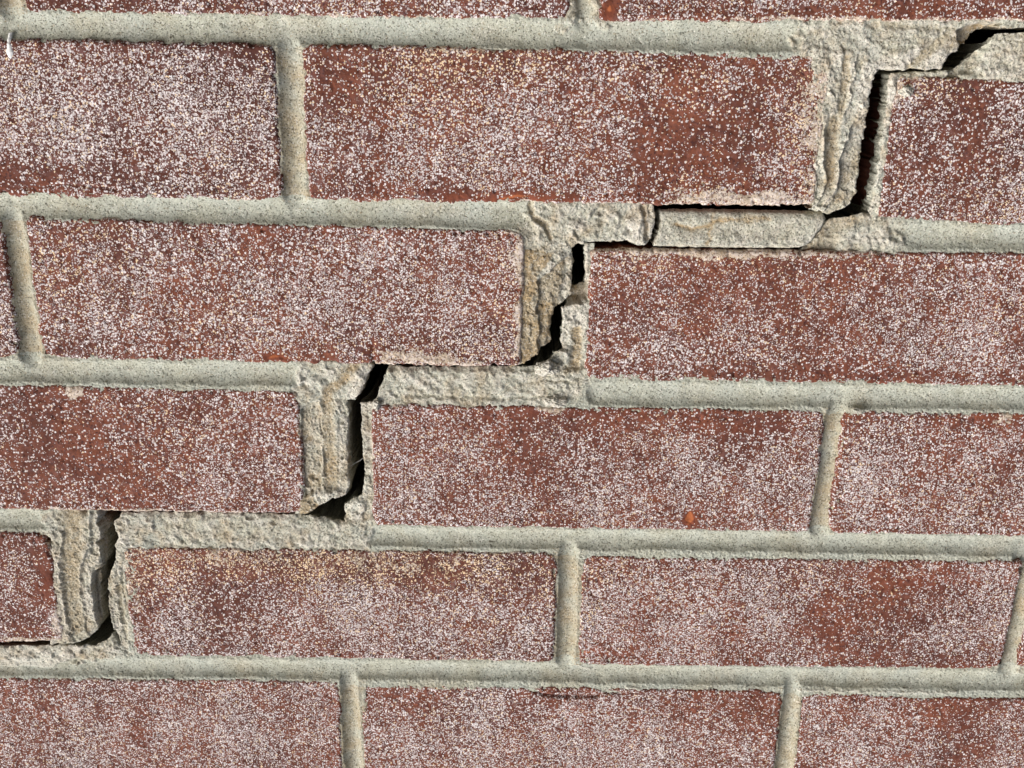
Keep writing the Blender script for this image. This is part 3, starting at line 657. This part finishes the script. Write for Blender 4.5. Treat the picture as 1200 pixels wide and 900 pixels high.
mortar("head_joint", 'LR', LR, [(909,806),(941,807),(928,960),(898,960)], 0.42, dz=-0.03)

# ---------------------------------------------------------------- loose things in and on the crack
def fragment():
    h0 = 0.6
    poly = P([(773,246),(774,260),(772,273),(768,284),(766,289),(800,290),(860,291),(937,291),(947,287),(953,283),(956,277),(963,268),(969,257),(967,249),(933,248),(880,247),(820,246)], h0)
    ch = [(P(a, h0), w, d, o) for a, w, d, o in [([(800,272),(850,270),(920,271)], 3.0, .7, 0.1), ([(835,252),(833,270),(830,285)], 1.0, .2, .8), ([(790,262),(810,270),(850,258),(900,256)], 1.1, .3, .9), ([(780,288),(860,290),(940,290)], .6, .3, .2)]]
    store = {}
    def Ff(x, y): return sdpoly(x, y, poly)+fbm(x, y, 3, 3, 901)*.22+fbm(x, y, 1, 2, 905)*.1
    def hf(x, y, F):
        z = h0-1.3*np.clip(1-F/1.1, 0, 1)**2+fbm(x, y, 7, 3, 911)*.45+chunks(x, y, 1.6, 915)[0]*.16+fbm(x, y, .9, 2, 912)*.12
        top = inv(850, 247, h0)[1]; z = z-1.8*np.exp(-np.clip(y-top, 0, 99)/1.6)
        o = np.zeros(x.shape)
        for pl, w, d, oc in ch:
            dd, _, _ = dline(x+fbm(x, y, 4, 2, 921)*1.2, y+fbm(x, y, 4, 2, 922)*1.0, pl); z = z-d*np.exp(-(dd/w)**2); o = np.maximum(o, oc*np.exp(-(dd/w)**2))
        store['o'] = o; return z
    def oc(x, y, F, z):
        out = np.full(len(x), .3); out[:len(store['o'])] = store['o']+.12; return out
    x0, y0 = poly.min(0)-1; x1, y1 = poly.max(0)+1
    o = slab("mortar_fragment", MORTAR, None, Ff, (x0, x1, y0, y1), hf, {"rough": lambda x, y, F, z: np.full(len(x), .8), "ochre": oc, "pale": lambda x, y, F, z: .25+.5*fbm(x, y, 6, 3, 931)}, 0.32, 22, .5, seed=901, undercut=(0, 0, .5))
    tag(o, "loose oblong piece of mortar lying in the crack between the second and third brick courses", "mortar piece")
fragment()

import bmesh
def crumb(px, py, h, r, flat, label, seed, pale=.9):
    me = bpy.data.meshes.new("mortar_crumb"); bm = bmesh.new(); bmesh.ops.create_icosphere(bm, subdivisions=5, radius=1.0)
    co = np.array([v.co[:] for v in bm.verts])
    n = fbm(co[:,0]*3+seed, co[:,1]*3+co[:,2]*2.1, 2.4, 4, seed)*.45+fbm(co[:,1]*5, co[:,2]*5+co[:,0]*3, 1.3, 3, seed+1)*.13
    for v, k in zip(bm.verts, n):
        v.co = v.co*(1+k); v.co.x *= r*flat[0]/1000; v.co.y *= r*flat[2]/1000; v.co.z *= r*flat[1]/1000
    for f in bm.faces: f.smooth = True
    bm.to_mesh(me); bm.free(); me.materials.append(MORTAR)
    for a, vv in (("rough", 1.0), ("pale", pale), ("ochre", 0.05)):
        at = me.attributes.new(a, 'FLOAT', 'POINT'); at.data.foreach_set("value", np.full(len(me.vertices), vv, np.float32))
    o = bpy.data.objects.new("mortar_crumb", me); COL.objects.link(o)
    X, Y = inv(px, py, h); o.location = world(X, Y, h)
    tag(o, label, "mortar crumb", "mortar crumbs stuck to the wall")
crumb(641, 431, 0.9, 3.0, (1.3, .9, .7), "pale pinkish mortar crumb at the bottom of the crack in the third course", 11)
crumb(652, 470, -0.3, 3.0, (1.35, .75, .7), "cream crumb of mortar stuck in the groove under the third brick course", 12)
crumb(1062, 107, 0.0, 1.9, (1.3, 1.0, .7), "small white chip of mortar on the top corner of the brick right of the crack", 13)
crumb(441, 474, 0.0, 1.6, (.9, 1.3, .8), "small white crumb of mortar at the top left corner of the middle brick", 14)
crumb(1004, 481, -0.2, 1.5, (1.8, .8, .8), "tiny grey crumb of mortar where the right vertical joint meets the joint above", 15, .3)

# cobweb strand across the crack of the fourth course
def strand(name, pts, r, mat):
    me = bpy.data.meshes.new(name); bm = bmesh.new(); rings = []
    W = [world(*p) for p in pts]
    for i, c in enumerate(W):
        t = (W[min(i+1, len(W)-1)]-W[max(i-1, 0)]).normalized(); u = t.cross(Vector((0, 1, .1))).normalized(); v = t.cross(u)
        rings.append([bm.verts.new(c-W[0]+(u*math.cos(a)+v*math.sin(a))*r/1000) for a in [k*math.pi/3 for k in range(6)]])
    for a, b in zip(rings, rings[1:]):
        for k in range(6): bm.faces.new((a[k], a[(k+1) % 6], b[(k+1) % 6], b[k]))
    bm.to_mesh(me); bm.free(); me.materials.append(mat)
    o = bpy.data.objects.new(name, me); COL.objects.link(o); o.location = W[0]; return o
pp = [inv(x, y, -1) for x, y in [(408,548),(413,545),(418,542),(422,540),(425,537)]]
o = strand("cobweb_strand", [(x, y, -1-.4*math.sin(i*.8)) for i, (x, y) in enumerate(pp)], .07, THREAD)
tag(o, "single cobweb strand stretched across the black crack beside the middle brick", "cobweb")

# white drip on the leftmost brick of the second course
def drip():
    poly = P([(9,38),(12,38),(13,48),(14,55),(17,61),(16,67),(13,69),(10,67),(8,62),(9,54),(8,47)], HU)
    def Ff(x, y): return sdpoly(x, y, poly)+fbm(x, y, 1.5, 2, 77)*.2
    def hf(x, y, F): return HU+.35+.5*(1-np.exp(-F/.5))+fbm(x, y, 1, 2, 78)*.1-1.2*np.clip((inv(12,52,HU)[1]-y)/3.5, 0, 1)
    x0, y0 = poly.min(0)-1; x1, y1 = poly.max(0)+1
    o = slab("paint_drip", PAINT, None, Ff, (x0, x1, y0, y1), hf, {}, .2, 1.5, .05, rings=(.3,))
    # the skirt is only as deep as the drip
    tag(o, "white drip of paint running onto the leftmost brick of the second course", "paint drip")
drip()

# ---------------------------------------------------------------- unseen: dark backing behind the crack, ground below
def box(name, x0, x1, y0, y1, h0, h1, mat):
    me = bpy.data.meshes.new(name); bm = bmesh.new()
    v = [bm.verts.new(world(x, y, h)) for x in (x0, x1) for y in (y0, y1) for h in (h0, h1)]
    for f in ((0,1,3,2),(4,6,7,5),(0,4,5,1),(2,3,7,6),(0,2,6,4),(1,5,7,3)): bm.faces.new([v[i] for i in f])
    bmesh.ops.recalc_face_normals(bm, faces=bm.faces)
    bm.to_mesh(me); bm.free(); me.materials.append(mat)
    o = bpy.data.objects.new(name, me); COL.objects.link(o); o['kind'] = 'structure'; return o
box("crack_backing", -300, 320, -150, 330, -130, -84, DARK_BACKING)  # unseen backing added to keep light from leaking into the crack
me = bpy.data.meshes.new("ground"); bm = bmesh.new()
vs = [bm.verts.new(c) for c in ((-200,-200,0),(200,-200,0),(200,200,0),(-200,200,0))]; bm.faces.new(vs); bm.to_mesh(me); bm.free(); me.materials.append(GROUNDM)
g = bpy.data.objects.new("ground", me); COL.objects.link(g); g['kind'] = 'structure'
